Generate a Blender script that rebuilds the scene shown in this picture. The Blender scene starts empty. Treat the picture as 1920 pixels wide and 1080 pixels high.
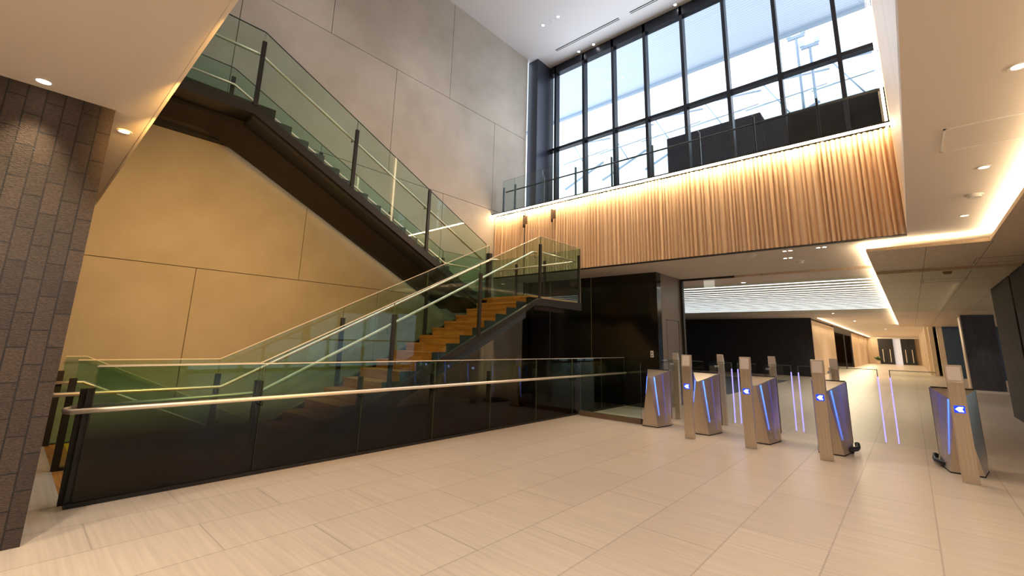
import bpy, bmesh, math, random
from mathutils import Vector, Matrix
random.seed(7)
C = bpy.context.scene.collection
sc = bpy.context.scene

# ------------------------------------------------------------------ camera, world, exposure
H = 1.42
R = ((0.7478062529797918, 0.6634131605820437, 0.025860904293299514),
     (-0.11066391183862956, 0.16295934642612275, -0.9804069308348157),
     (-0.6546291367032908, 0.7302925645102204, 0.19527791375419257))
cd = bpy.data.cameras.new('camera'); cam = bpy.data.objects.new('camera', cd); C.objects.link(cam)
right, up, back = Vector(R[0]), -Vector(R[1]), -Vector(R[2])
m = Matrix((right, up, back)).transposed().to_4x4(); m.translation = Vector((0, 0, H))
cam.matrix_world = m
cd.sensor_fit = 'HORIZONTAL'; cd.sensor_width = 36.0
cd.lens = 824.53 / 1920 * 36.0
cd.shift_y = -(540 - 477.33) / 1920
cd.clip_start = .05; cd.clip_end = 400
sc.camera = cam

w = bpy.data.worlds.new('world'); sc.world = w; w.use_nodes = True
bgn = w.node_tree.nodes['Background']
bgn.inputs[0].default_value = (.80, .90, 1, 1); bgn.inputs[1].default_value = 2.6
sc.view_settings.view_transform = 'Standard'; sc.view_settings.look = 'None'
sc.view_settings.gamma = 1; sc.view_settings.use_curve_mapping = False
sc.view_settings.exposure = 0.08
cy = sc.cycles
cy.max_bounces = 12; cy.diffuse_bounces = 5; cy.glossy_bounces = 5; cy.transmission_bounces = 8
cy.transparent_max_bounces = 40; cy.caustics_reflective = False; cy.caustics_refractive = False
cy.sample_clamp_indirect = 6; cy.use_denoising = True

def light(name, kind, loc, energy, color, size=.1, rot=(0, 0, 0), spot=None, size_y=None, blend=.6):
    l = bpy.data.lights.new(name, kind); o = bpy.data.objects.new(name, l); C.objects.link(o)
    l.energy = energy; l.color = color; o.location = loc; o.rotation_euler = rot
    if kind == 'AREA':
        l.size = size
        if size_y: l.shape = 'RECTANGLE'; l.size_y = size_y
    else:
        l.shadow_soft_size = size
        if kind == 'SPOT': l.spot_size = spot; l.spot_blend = blend
    return o
PI = math.pi
WARM = (1, .70, .40); NEUT = (1, .93, .88); DAY = (.80, .90, 1)
# daylight entering through the tall window and the glazed right-hand facade
light('daylight_window', 'AREA', (-4.5, 10.65, 7.7), 230, DAY, 6.2, (-PI/2, 0, 0), size_y=5.0)
light('daylight_facade', 'AREA', (9.6, 22, 1.6), 190, DAY, 2.4, (0, PI/2, 0), size_y=34)

# ------------------------------------------------------------------ materials
def mat(name, color=(.8, .8, .8), rough=.5, metal=0, spec=.5, emit=None, estr=0):
    M = bpy.data.materials.new(name); M.use_nodes = True
    b = M.node_tree.nodes['Principled BSDF']
    b.inputs['Base Color'].default_value = (*color, 1); b.inputs['Roughness'].default_value = rough
    b.inputs['Metallic'].default_value = metal; b.inputs['Specular IOR Level'].default_value = spec
    if emit: b.inputs['Emission Color'].default_value = (*emit, 1); b.inputs['Emission Strength'].default_value = estr
    return M
def nodes(M): return M.node_tree.nodes, M.node_tree.links, M.node_tree.nodes['Principled BSDF']
def noise_col(M, c1, c2, scale=(1, 1, 1), nscale=4, detail=5, lo=.35, hi=.65, bump=0, rough=None, bdist=.01):
    n, l, b = nodes(M)
    tc = n.new('ShaderNodeTexCoord'); mp = n.new('ShaderNodeMapping'); mp.inputs['Scale'].default_value = scale
    nz = n.new('ShaderNodeTexNoise'); nz.inputs['Scale'].default_value = nscale; nz.inputs['Detail'].default_value = detail
    rp = n.new('ShaderNodeValToRGB'); rp.color_ramp.elements[0].position = lo; rp.color_ramp.elements[1].position = hi
    rp.color_ramp.elements[0].color = (*c1, 1); rp.color_ramp.elements[1].color = (*c2, 1)
    l.new(tc.outputs['Object'], mp.inputs[0]); l.new(mp.outputs[0], nz.inputs['Vector'])
    l.new(nz.outputs['Fac'], rp.inputs[0]); l.new(rp.outputs[0], b.inputs['Base Color'])
    if bump:
        bp = n.new('ShaderNodeBump'); bp.inputs['Strength'].default_value = bump; bp.inputs['Distance'].default_value = bdist
        l.new(nz.outputs['Fac'], bp.inputs['Height']); l.new(bp.outputs[0], b.inputs['Normal'])
    return rp, nz, tc
def swizzle(n, l, src, order, rot=False):
    s = n.new('ShaderNodeSeparateXYZ'); c = n.new('ShaderNodeCombineXYZ'); l.new(src, s.inputs[0])
    for i, ax in enumerate(order):
        if ax is not None: l.new(s.outputs[ax], c.inputs[i])
    return c.outputs[0]
def brick_mat(name, c1, c2, mortar, bw, bh, msize, order, offset=.5, rough=.6, bump=.4, ncol=None, nscale=(30, 30, 30), namt=.5, bias=0.0):
    M = mat(name, c1, rough); n, l, b = nodes(M)
    tc = n.new('ShaderNodeTexCoord'); v = swizzle(n, l, tc.outputs['Object'], order)
    br = n.new('ShaderNodeTexBrick'); br.offset = offset; br.offset_frequency = 2; br.squash = 1
    br.inputs['Scale'].default_value = 1; br.inputs['Brick Width'].default_value = bw; br.inputs['Row Height'].default_value = bh
    br.inputs['Mortar Size'].default_value = msize; br.inputs['Mortar Smooth'].default_value = .1; br.inputs['Bias'].default_value = bias
    br.inputs['Color1'].default_value = (*c1, 1); br.inputs['Color2'].default_value = (*c2, 1); br.inputs['Mortar'].default_value = (*mortar, 1)
    l.new(v, br.inputs['Vector'])
    mp = n.new('ShaderNodeMapping'); mp.inputs['Scale'].default_value = nscale; l.new(tc.outputs['Object'], mp.inputs[0])
    nz = n.new('ShaderNodeTexNoise'); nz.inputs['Scale'].default_value = 1; nz.inputs['Detail'].default_value = 4; l.new(mp.outputs[0], nz.inputs['Vector'])
    rp = n.new('ShaderNodeMapRange'); rp.inputs[1].default_value = .3; rp.inputs[2].default_value = .7
    rp.inputs[3].default_value = 1 - namt; rp.inputs[4].default_value = 1 + namt; l.new(nz.outputs['Fac'], rp.inputs[0])
    mx = n.new('ShaderNodeMixRGB'); mx.blend_type = 'MULTIPLY'; mx.inputs[0].default_value = 1
    l.new(br.outputs['Color'], mx.inputs[1]); l.new(rp.outputs[0], mx.inputs[2]); l.new(mx.outputs[0], b.inputs['Base Color'])
    if bump:
        add = n.new('ShaderNodeMath'); add.operation = 'MULTIPLY_ADD'; add.inputs[1].default_value = -1.0
        l.new(br.outputs['Fac'], add.inputs[0]); l.new(nz.outputs['Fac'], add.inputs[2])
        bp = n.new('ShaderNodeBump'); bp.inputs['Strength'].default_value = bump; bp.inputs['Distance'].default_value = .008
        l.new(add.outputs[0], bp.inputs['Height']); l.new(bp.outputs[0], b.inputs['Normal'])
    return M
def glass(name, tint, film=None, refl=1.0):
    """clear architectural pane; film = (z_clear, z_dark, dark colour): a printed fade towards the foot of the pane"""
    M = bpy.data.materials.new(name); M.use_nodes = True; n, l = M.node_tree.nodes, M.node_tree.links
    n.clear(); out = n.new('ShaderNodeOutputMaterial'); mix = n.new('ShaderNodeMixShader')
    tr = n.new('ShaderNodeBsdfTransparent'); gl = n.new('ShaderNodeBsdfGlossy'); gl.inputs['Roughness'].default_value = 0
    lw = n.new('ShaderNodeLayerWeight'); lw.inputs[0].default_value = .5
    pw = n.new('ShaderNodeMath'); pw.operation = 'POWER'; pw.inputs[1].default_value = 5
    ma = n.new('ShaderNodeMath'); ma.operation = 'MULTIPLY_ADD'; ma.inputs[1].default_value = .9 * refl; ma.inputs[2].default_value = .034 * refl
    l.new(lw.outputs['Facing'], pw.inputs[0]); l.new(pw.outputs[0], ma.inputs[0])
    tr.inputs[0].default_value = (*tint, 1)
    if film:
        tc = n.new('ShaderNodeTexCoord'); s = n.new('ShaderNodeSeparateXYZ'); mr = n.new('ShaderNodeMapRange'); mr.interpolation_type = 'SMOOTHSTEP'
        mr.inputs[1].default_value = film[1]; mr.inputs[2].default_value = film[0]
        cr = n.new('ShaderNodeMixRGB'); cr.inputs[1].default_value = (*film[2], 1); cr.inputs[2].default_value = (*tint, 1)
        l.new(tc.outputs['Object'], s.inputs[0]); l.new(s.outputs[2], mr.inputs[0]); l.new(mr.outputs[0], cr.inputs[0]); l.new(cr.outputs[0], tr.inputs[0])
    l.new(ma.outputs[0], mix.inputs[0]); l.new(tr.outputs[0], mix.inputs[1]); l.new(gl.outputs[0], mix.inputs[2]); l.new(mix.outputs[0], out.inputs[0])
    return M

# stone-look floor tile: streaks run across the hall, joints on a 0.6 m grid
M_FLOOR = brick_mat('beige_stone_tile', (.62, .53, .43), (.575, .49, .40), (.43, .365, .30), 1.2, .6, .006, (1, 0, None), .5, .30, .05, nscale=(1.2, 34, 8), namt=.09)
M_CONC = mat('plaster_concrete', (.5, .46, .4), .75)
noise_col(M_CONC, (.37, .335, .285), (.43, .395, .345), (1, 1, 1), 1.6, 8, .3, .7, .05)
M_JOINT = mat('joint_shadow_gap', (.16, .13, .10), .8)
M_WHITE = mat('white_ceiling', (.70, .68, .69), .8)
M_BEIGE = mat('beige_ceiling', (.66, .60, .54), .8)
M_WOODP = mat('pale_wood_panel', (.55, .42, .28), .45)
noise_col(M_WOODP, (.46, .36, .25), (.60, .48, .34), (6, 6, .4), 3, 6, .3, .7)
M_FASC = mat('ribbed_wood', (.62, .40, .22), .5)
noise_col(M_FASC, (.64, .45, .28), (.78, .58, .40), (14, 14, .25), 1.2, 5, .3, .7)
M_OAK = mat('oiled_oak', (.45, .20, .05), .35)
M_TREAD = brick_mat('oak_strip_tread', (.50, .215, .045), (.36, .135, .028), (.22, .08, .02), .55, .07, .0015, (0, 1, None), .4, .35, .03, nscale=(3, 50, 50), namt=.25)
M_RISER = brick_mat('oak_strip_riser', (.50, .215, .045), (.36, .135, .028), (.22, .08, .02), .55, .069, .0015, (0, 2, None), .4, .35, .03, nscale=(3, 50, 50), namt=.25)
M_DARK = mat('dark_bronze_steel', (.017, .0155, .015), .42, .3)
M_BEAM = mat('brown_black_steel', (.016, .012, .009), .6, 0, .25)
M_SIDE = mat('blue_grey_steel', (.055, .07, .085), .4, .4)
M_BLACK = mat('black_lacquer_panel', (.010, .009, .008), .12, 0, .45)
M_BLACKM = mat('matt_black', (.012, .012, .013), .6)
M_RUB = mat('black_rubber', (.01, .01, .01), .35)
M_BLUEC = mat('navy_column_cladding', (.035, .040, .065), .38, .2)
M_FRAME = mat('window_frame_blue_black', (.022, .026, .040), .35, .3)
M_STEEL = mat('satin_stainless', (.86, .78, .68), .42, .85)
M_BRUSH = mat('brushed_stainless', (.58, .52, .46), .36, 1)
noise_col(M_BRUSH, (.68, .585, .47), (.82, .72, .60), (120, 120, 1.5), 1, 3, .3, .7)
M_EDGE = mat('polished_glass_edge', (.10, .15, .12), .25)
M_CAP = mat('bright_cap_strip', (.86, .79, .68), .3, .4)
M_CAPD = mat('dark_cap_strip', (.06, .065, .07), .4, .3)
M_YEL = mat('yellow_nosing', (.80, .55, .02), .5)
M_LED_W = mat('warm_led_strip', (.9, .8, .6), .5, emit=(1, .72, .42), estr=80)
M_LED_V = mat('warm_led_strip_soft', (.9, .8, .6), .5, emit=(1, .72, .42), estr=12)
M_LED_C = mat('warm_cove_led', (.9, .8, .6), .5, emit=(1, .76, .48), estr=95)
M_LAMP = mat('downlight_lens', (.9, .9, .9), .4, emit=(1, .82, .6), estr=14)
M_LAMPN = mat('downlight_lens_neutral', (.9, .9, .9), .4, emit=(1, .95, .92), estr=30)
M_RING = mat('white_trim_ring', (.75, .73, .70), .5)
M_BLUE = mat('blue_screen', (.0, .01, .2), .3, emit=(.01, .06, 1.0), estr=1.1)
M_ARROW = mat('white_arrow_light', (.9, .9, 1), .3, emit=(.75, .88, 1), estr=3)
M_LEDB = mat('blue_led_line', (.1, .2, .9), .3, emit=(.06, .20, 1.0), estr=5)
M_LEDD = mat('faint_blue_led_line', (.1, .15, .6), .3, emit=(.06, .12, 1.0), estr=.9)
M_LEDV = mat('violet_glass_edge', (.5, .45, .9), .3, emit=(.30, .27, 1.0), estr=1.6)
M_READ = mat('card_reader_face', (.86, .80, .76), .4)
M_READF = mat('card_reader_bezel', (.62, .52, .42), .4, .6)
M_BRICK = brick_mat('brown_stone_tile', (.066, .042, .030), (.034, .022, .017), (.005, .004, .003), .236, .0965, .005, (2, 1, None), .5, .42, .9, nscale=(60, 60, 240), namt=.6)
M_BRICK2 = brick_mat('grey_brown_stone_tile', (.048, .038, .031), (.032, .026, .022), (.008, .006, .005), .30, .10, .006, (2, 1, None), .5, .85, .6, nscale=(20, 20, 120), namt=.35)
M_BRICK3 = brick_mat('charcoal_stone_tile', (.060, .055, .062), (.045, .042, .050), (.03, .03, .03), .30, .10, .003, (2, 0, None), .5, .5, .5, nscale=(60, 20, 60), namt=.4)
M_NAVY = mat('navy_wall_panel', (.035, .060, .10), .4)
noise_col(M_NAVY, (.03, .052, .09), (.04, .07, .115), (1, 1, 1), 5, 4)
M_DKWALL = mat('charcoal_fabric_wall', (.022, .022, .026), .9)
noise_col(M_DKWALL, (.018, .018, .022), (.03, .03, .034), (1, 1, 1), 12, 5)
M_TANW = mat('pale_oak_wall', (.66, .50, .32), .5)
noise_col(M_TANW, (.58, .43, .27), (.70, .54, .36), (5, 5, .3), 2, 5, .3, .7)
M_SLAT = mat('white_baffle', (.85, .85, .88), .6)
M_MAT = mat('ribbed_entrance_mat', (.04, .045, .055), .8)
M_EXT = mat('pale_exterior_panel', (.62, .70, .82), .6)
M_EXTD = mat('dark_exterior_wall', (.006, .007, .012), .9, 0, .02)
M_EXTS = mat('blue_grey_exterior_steel', (.35, .43, .52), .5)
M_CHAIR = mat('dark_chair_frame', (.02, .02, .022), .4)
M_CHAIRB = mat('brown_chair_shell', (.12, .085, .06), .5)
M_GREEN = mat('plant_leaf', (.05, .12, .03), .5)
G_CLEAR = glass('guard_glass', (.83, .925, .885))
G_FILM = glass('front_guard_glass', (.85, .92, .845), (.92, .34, (.17, .135, .12)))
G_BALC = glass('balcony_glass', (.90, .95, .945))
G_FADE = glass('fade_window_glass', (.965, .98, 1), (2.15, 1.15, (.012, .015, .024)), .8)
G_WIN = glass('window_glass', (.965, .98, 1), None, .8)
G_WING = glass('wing_glass', (.95, .98, .97), None, .8)
G_DIM = glass('dimming_facade_glass', (.52, .57, .60), None, .6)  # tint added to weaken the unseen facade's reflection in the stair glass
G_PART = glass('partition_glass', (.93, .965, .94), None, .6)

# ------------------------------------------------------------------ mesh helpers
class MB:
    def __init__(s): s.v = []; s.f = []; s.mi = []; s.sm = []
    def add(s, vs, fs, mi=0, smooth=False):
        k = len(s.v); s.v += [tuple(v) for v in vs]
        for f in fs: s.f.append([k + i for i in f]); s.mi.append(mi); s.sm.append(smooth)
        return s
    def box(s, x0, x1, y0, y1, z0, z1, mi=0):
        return s.add([(x0, y0, z0), (x1, y0, z0), (x1, y1, z0), (x0, y1, z0), (x0, y0, z1), (x1, y0, z1), (x1, y1, z1), (x0, y1, z1)],
                     [(0, 3, 2, 1), (4, 5, 6, 7), (0, 1, 5, 4), (1, 2, 6, 5), (2, 3, 7, 6), (3, 0, 4, 7)], mi)
    def prism(s, poly, axis, a, b, mi=0, side_mi=None):
        """poly: 2D points, extruded along axis from a to b ('x': (y,z)  'y': (x,z)  'z': (x,y))"""
        if side_mi is None: side_mi = mi
        P = {'x': lambda p, t: (t, p[0], p[1]), 'y': lambda p, t: (p[0], t, p[1]), 'z': lambda p, t: (p[0], p[1], t)}[axis]
        n = len(poly); k = len(s.v)
        s.v += [P(p, a) for p in poly] + [P(p, b) for p in poly]
        s.f.append([k + i for i in range(n)][::-1]); s.mi.append(mi); s.sm.append(False)
        s.f.append([k + n + i for i in range(n)]); s.mi.append(mi); s.sm.append(False)
        for i in range(n):
            j = (i + 1) % n; s.f.append([k + i, k + j, k + n + j, k + n + i]); s.mi.append(side_mi); s.sm.append(False)
        return s
    def tube(s, pts, r, seg=10, mi=0, cap=True):
        pts = [Vector(p) for p in pts]; rings = []
        for i, p in enumerate(pts):
            a = pts[max(i - 1, 0)]; b = pts[min(i + 1, len(pts) - 1)]; d = (b - a).normalized()
            u = d.cross(Vector((0, 0, 1)));
            if u.length < 1e-3: u = d.cross(Vector((0, 1, 0)))
            u.normalize(); v = d.cross(u).normalized()
            k = len(s.v); s.v += [tuple(p + r * (math.cos(2*PI*j/seg) * u + math.sin(2*PI*j/seg) * v)) for j in range(seg)]
            rings.append(k)
        for a, b in zip(rings, rings[1:]):
            for j in range(seg):
                q = (j + 1) % seg; s.f.append([a + j, a + q, b + q, b + j]); s.mi.append(mi); s.sm.append(True)
        if cap:
            s.f.append([rings[0] + j for j in range(seg)][::-1]); s.mi.append(mi); s.sm.append(False)
            s.f.append([rings[-1] + j for j in range(seg)]); s.mi.append(mi); s.sm.append(False)
        return s
    def disc(s, c, r, z0, z1, seg=20, mi=0):
        return s.prism([(c[0] + r*math.cos(2*PI*i/seg), c[1] + r*math.sin(2*PI*i/seg)) for i in range(seg)], 'z', z0, z1, mi)
    def ring(s, c, r0, r1, z0, z1, seg=20, mi=0):
        k = len(s.v)
        for (r, z) in ((r0, z0), (r1, z0), (r1, z1), (r0, z1)):
            s.v += [(c[0] + r*math.cos(2*PI*i/seg), c[1] + r*math.sin(2*PI*i/seg), z) for i in range(seg)]
        for a in range(4):
            b = (a + 1) % 4
            for i in range(seg):
                j = (i + 1) % seg; s.f.append([k+a*seg+i, k+a*seg+j, k+b*seg+j, k+b*seg+i]); s.mi.append(mi); s.sm.append(False)
        return s
    def build(s, name, mats, parent=None, bevel=0, origin=None):
        if not isinstance(mats, (list, tuple)): mats = [mats]
        me = bpy.data.meshes.new(name); me.from_pydata(s.v, [], s.f)
        for M in mats: me.materials.append(M)
        for p, mi, smo in zip(me.polygons, s.mi, s.sm): p.material_index = mi; p.use_smooth = smo
        bm = bmesh.new(); bm.from_mesh(me); bmesh.ops.recalc_face_normals(bm, faces=bm.faces[:]); bm.to_mesh(me); bm.free()
        o = bpy.data.objects.new(name, me); C.objects.link(o)
        if bevel:
            b = o.modifiers.new('bevel', 'BEVEL'); b.width = bevel; b.segments = 2; b.limit_method = 'ANGLE'; b.angle_limit = .6
        if parent: o.parent = parent
        return o
def tag(o, label, cat, group=None, kind=None):
    o['label'] = label; o['category'] = cat
    if group: o['group'] = group
    if kind: o['kind'] = kind
    return o
def thing(name, label, cat, loc=(0, 0, 0), group=None, rotz=0):
    o = bpy.data.objects.new(name, None); C.objects.link(o); o.location = loc; o.rotation_euler = (0, 0, rotz)
    o.empty_display_size = .1
    return tag(o, label, cat, group)
def struct(mb, name, mats, label=None, cat=None, parent=None):
    o = mb.build(name, mats, parent); o['kind'] = 'structure'
    if label: o['label'] = label; o['category'] = cat
    return o
def dup(root, loc, label, group=None):
    r = root.copy(); C.objects.link(r); r.location = loc; r['label'] = label
    if group: r['group'] = group
    for ch in list(root.children):
        c = ch.copy(); C.objects.link(c); c.parent = r
        for g in list(ch.children):
            d = g.copy(); C.objects.link(d); d.parent = c
    return r

# ------------------------------------------------------------------ key dimensions
ZC = 3.168          # low ceiling
XW = -8.39          # plaster wall
YF = 8.60           # ribbed wood fascia
YB = 10.11          # black wall below the gallery
YWIN = 10.83        # tall window
ZV = 10.56          # hall ceiling
XV = .145            # right side of the tall void
YL = .52            # front edge of the tall void
ZG = 4.80           # gallery floor
ZP = 3.02           # pale wood ceiling panel
YP = 9.13
XS = 9.2            # glazed facade on the right
RUN, RISE = .28, .137

# ------------------------------------------------------------------ setting: floor, walls, ceilings
f = MB()
f.box(-14, XW, -7, YL, -.2, 0); f.box(XW, -5.30, -7, YL, -.2, 0); f.box(-5.30, XS, -7, YB, -.2, 0)
f.box(-14, XS, YB, 72, -.2, 0); f.box(-8.39, -5.30, 8.65, YB, -.2, 0)
struct(f, 'floor', M_FLOOR, 'pale beige stone tile floor across the whole hall', 'floor')
f = MB(); f.box(-6.80, -5.30, YL, 8.65, -.2, -.002); f.box(-8.27, -6.80, YL, .75, -.2, -.002)
struct(f, 'floor', M_TREAD, 'orange oak strip floor at the foot of the stairs', 'floor')

# left plaster wall of large panels with shadow gaps
rows = [(-2.6, 2.45, (1.82, 5.1, 8.38)), (2.45, 5.05, (.14, 3.42, 6.70)), (5.05, 7.70, (1.84, 5.1, 8.45)), (7.70, ZV, (.2, 3.48, 6.73))]
f = MB(); g = .006
for z0, z1, ys in rows:
    e = [-7] + list(ys) + [9.9]
    for a, b in zip(e, e[1:]): f.box(XW - .03, XW, a + g, b - g, z0 + g, z1 - g)
f.box(XW - .1, XW - .03, -7, 9.9, -2.6, ZV, 1)
struct(f, 'wall_left', [M_CONC, M_JOINT], 'tall grey plaster wall of large panels beside the stairs', 'wall')
f = MB(); f.box(XW - .35, XW - .02, 9.9, YB, -2.6, ZC); struct(f, 'trim_1', M_CONC)
f = MB(); f.box(XW - .2, XW + .02, 9.92, YB, .0, ZG - .2); struct(f, 'trim_2', M_DARK)
# hall ceiling
f = MB(); f.box(XW - .1, XV + .3, YL - .3, YWIN + .2, ZV, ZV + .2)
struct(f, 'ceiling', M_WHITE, 'high white ceiling over the stair hall', 'ceiling')
f = MB(); f.box(-14, XV, -7, YL, ZC, ZC + .12)
struct(f, 'ceiling', M_BEIGE, 'low beige ceiling over the brown tiled pillar', 'ceiling')
f = MB(); f.box(-14, XV, YL - .02, YL + .002, ZC - .004, ZG - .1); f.box(-14, XV, YL - .25, YL - .02, ZC + .12, ZV)
struct(f, 'wall_front_upper', M_BEIGE)
f = MB(); f.box(XV, XS, -7, YF + .07, ZC, ZC + .12); f.box(-12, XS, YF + .07, 71, ZC, ZC + .12)
struct(f, 'ceiling', M_BEIGE, 'low beige ceiling right of the ribbed wood fascia and over the corridor', 'ceiling')
# pale wood ceiling panel with a lit edge
f = MB()
f.box(-.36, XS, YP, 37.6, ZP, ZP + .03); f.box(1.035, XS, -7, YP, ZP, ZP + .03)
for x in (.35, 1.05, 1.75, 2.45): f.box(x - .004, x + .004, YP, 37.6, ZP - .001, ZP + .002, 1)
for y in (13.5, 18, 22.5, 27): f.box(-.36, 3, y - .004, y + .004, ZP - .001, ZP + .002, 1)
struct(f, 'ceiling', [M_WOODP, M_JOINT], 'lowered pale wood ceiling panel with glowing edge', 'ceiling')
# void right side, wood lined
f = MB(); f.box(XV, XV + .08, YL, YF + .25, ZC + .121, ZV)
struct(f, 'wall_right_upper', M_FASC, 'wood lined right side of the tall void', 'wall')
f = MB(); f.box(XV + .09, XS, -7, YWIN, ZC + .121, ZV); 
# solid block above the right-hand low ceiling
struct(f, 'wall_right_block', M_BEIGE)
# ribbed fascia: scalloped vertical ribs, unequal widths
x = XW; pts = []
while x < XV - .02:
    wd = random.choice((.055, .065, .075, .075, .09, .11)); d = random.uniform(.04, .07)
    for i in range(6):
        t = i / 6; pts.append((x + wd * t, YF + .05 - d * math.sin(PI * (t * .92 + .04)) ** .8 - (.004 if i == 0 else 0)))
    x += wd
pts = [(min(a, XV), b) for a, b in pts]; pts.append((XV, YF + .05))
f = MB(); n = len(pts)
f.v = [(a, b, ZC - .02) for a, b in pts] + [(a, b, ZG + .07) for a, b in pts]
for i in range(n - 1): f.f.append([i, i + 1, n + i + 1, n + i]); f.mi.append(0); f.sm.append(False)
f.box(XW, XV, YF + .06, YF + .14, ZC - .02, ZG + .07)
f.box(XW, XV, YF + .01, YF + .14, ZC - .028, ZC - .018, 1)
for x in (-7.28, -6.36): f.box(x - .008, x + .008, YF - .005, YF + .06, ZC - .02, ZG + .07, 1)
struct(f, 'wall_fascia', [M_FASC, M_BLACKM], 'ribbed warm wood fascia below the gallery', 'wall')
# gallery floor slab and front ledge carrying the led strip
f = MB(); f.box(XW, XV, YF + .14, YWIN + .1, ZG - .25, ZG); f.box(XW, XV, YF - .14, YF + .14, ZG + .09, ZG + .12)
struct(f, 'trim_3', M_BLACKM)
t = thing('led_strip', 'warm glowing light line along the top of the ribbed fascia', 'light', (0, 0, 0))
MB().box(XW + .01, XV, YF - .137, YF - .09, ZG + .066, ZG + .089).build('diffuser', M_LED_W, t)
t = thing('led_strip', 'vertical warm light line at the right edge of the tall window', 'light', (0, 0, 0))
MB().box(XV - .055, XV - .02, YF + .02, YF + .07, ZG + .07, ZV - .02).build('diffuser', M_LED_V, t)
# black wall, its door side
f = MB(); f.box(XW - .35, -4.39, YB, YB + .1, 0, ZC); f.box(-4.49, -4.39, YB + .1, 10.35, 0, ZC)
for x in (-7.55, -6.2): f.box(x - .004, x + .004, YB - .002, YB, 0, ZC, 1)
struct(f, 'wall_back', [M_BLACK, M_BRUSH], 'black lacquered wall under the gallery', 'wall')
f = MB(); f.box(-4.46, -4.395, 10.35, 11.6, 0, ZC)
struct(f, 'wall_side', mat('bronze_panel', (.22, .17, .125), .42, .3), 'bronze metal side wall with a flush door', 'wall')
d = MB(); d.box(-4.397, -4.388, 10.62, 11.35, .02, 2.05); o = struct(d, 'door_1', mat('bronze_door', (.20, .165, .13), .42, .3))
MB().box(-4.392, -4.384, 11.35, 11.375, .02, 2.06).box(-4.392, -4.384, 10.60, 11.375, 2.05, 2.062).build('door_gap', M_BLACKM, o)
f = MB(); f.box(-12, -4.46, 11.5, 11.6, 0, ZC); struct(f, 'wall_inner', M_BLACKM)
# glazed partition line: jamb, header
f = MB(); f.box(-4.44, -4.34, 11.6, 11.72, 0, ZC); struct(f, 'trim_4', M_DARK)
f = MB(); f.box(-4.34, -3.05, 11.62, 11.70, ZC - .045, ZC); struct(f, 'trim_5', M_DARK)
f = MB(); f.box(-3.05, -.36, 11.62, 11.70, ZC - .045, ZC); f.box(-.36, 1.62, 11.62, 11.70, ZP - .05, ZP); struct(f, 'trim_6', M_WOODP)
f = MB(); f.box(-4.34, 1.62, 11.655, 11.665, 2.2, ZP - .04); struct(f, 'window_2', G_PART)
# corridor: charcoal wall, oak wall, end wall
f = MB(); f.box(-12, -3.97, 29.3, 29.45, 0, ZC); struct(f, 'wall_dark', M_DKWALL, 'charcoal fabric wall at the far side of the lobby', 'wall')
f = MB()
for a, b in ((29.45, 39.0), (51.6, 58.5), (58.9, 65.5), (65.9, 72)): f.box(-4.1, -3.97, a, b, 0, ZC - .12)
struct(f, 'wall_corridor', M_TANW, 'pale oak corridor wall washed by warm light', 'wall')
f = MB(); f.box(-5.6, -4.1, 39, 39.1, 0, ZC); f.box(-5.6, -5.5, 39, 52, 0, ZC); f.box(-4.08, -4.0, 51.3, 51.6, 0, ZC); f.box(-4.05, -4.0, 45.3, 45.6, 0, ZC); f.box(-4.1, -4.0, 39, 51.6, 2.75, ZC)
struct(f, 'wall_recess', M_BLACKM)
f = MB(); f.box(-12, -4.1, 71, 71.2, 0, ZC); f.box(-4.1, 9, 71.0, 71.2, 0, ZC); struct(f, 'wall_far', M_TANW)
f = MB(); f.box(-12.2, -12, -7, 72, 0, ZC); struct(f, 'wall_lobby_left', M_DKWALL)
# rest of the hall behind the viewpoint
f = MB(); f.box(-14, XS, -7.2, -7, 0, ZC); struct(f, 'wall_rear', M_BLACKM)
f = MB(); f.box(-14.2, -14, -7, YL, 0, ZC); struct(f, 'wall_left_rear', M_DKWALL)
f = MB(); f.box(-14, XW - .1, YL - .1, YL, 0, ZC); struct(f, 'wall_left_return', M_DKWALL)
# glazed facade on the right
f = MB(); f.box(XS, XS + .15, -7, 72, 0, .12); f.box(XS, XS + .15, -7, 72, 2.75, ZC); f.box(XS, XS + .15, -7, 4.5, 0, ZC); f.box(XS, XS + .15, 40, 72, 0, ZC)
struct(f, 'wall_right', M_DKWALL)
win = MB(); y = 4.5
while y < 40: win.box(XS, XS + .12, y - .05, y + .05, .12, 2.75); y += 1.775
win.box(XS + .02, XS + .08, 4.5, 40, 1.28, 1.34); win.box(XS + .045, XS + .055, 4.5, 40, .12, 2.75, 1); struct(win, 'window_3', [M_FRAME, G_DIM])

# ------------------------------------------------------------------ stairs
def staircase(label, x0, x1, y0, sgn, z0, n, RISE=RISE):
    """n oak treads rising along sgn*Y from the first nosing at (y0, z0 + RISE)"""
    t = thing('staircase', label, 'staircase', ((x0 + x1) / 2, y0, z0)); ox, oy, oz = t.location
    for k in range(n):
        ya = y0 + sgn * RUN * k - oy; z = RISE * (k + 1); yb = ya + sgn * RUN
        a, b = min(ya, yb), max(ya, yb); xa, xb = x0 - ox, x1 - ox
        MB().box(xa, xb, a - (.012 if sgn > 0 else 0), b + (.012 if sgn < 0 else 0), z - .035, z).build('tread', M_TREAD, t)
        MB().box(xa, xb, ya - .0 if sgn > 0 else ya - .02, ya + .02 if sgn > 0 else ya, z - RISE, z - .035).build('riser', M_RISER, t)
    return t
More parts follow.
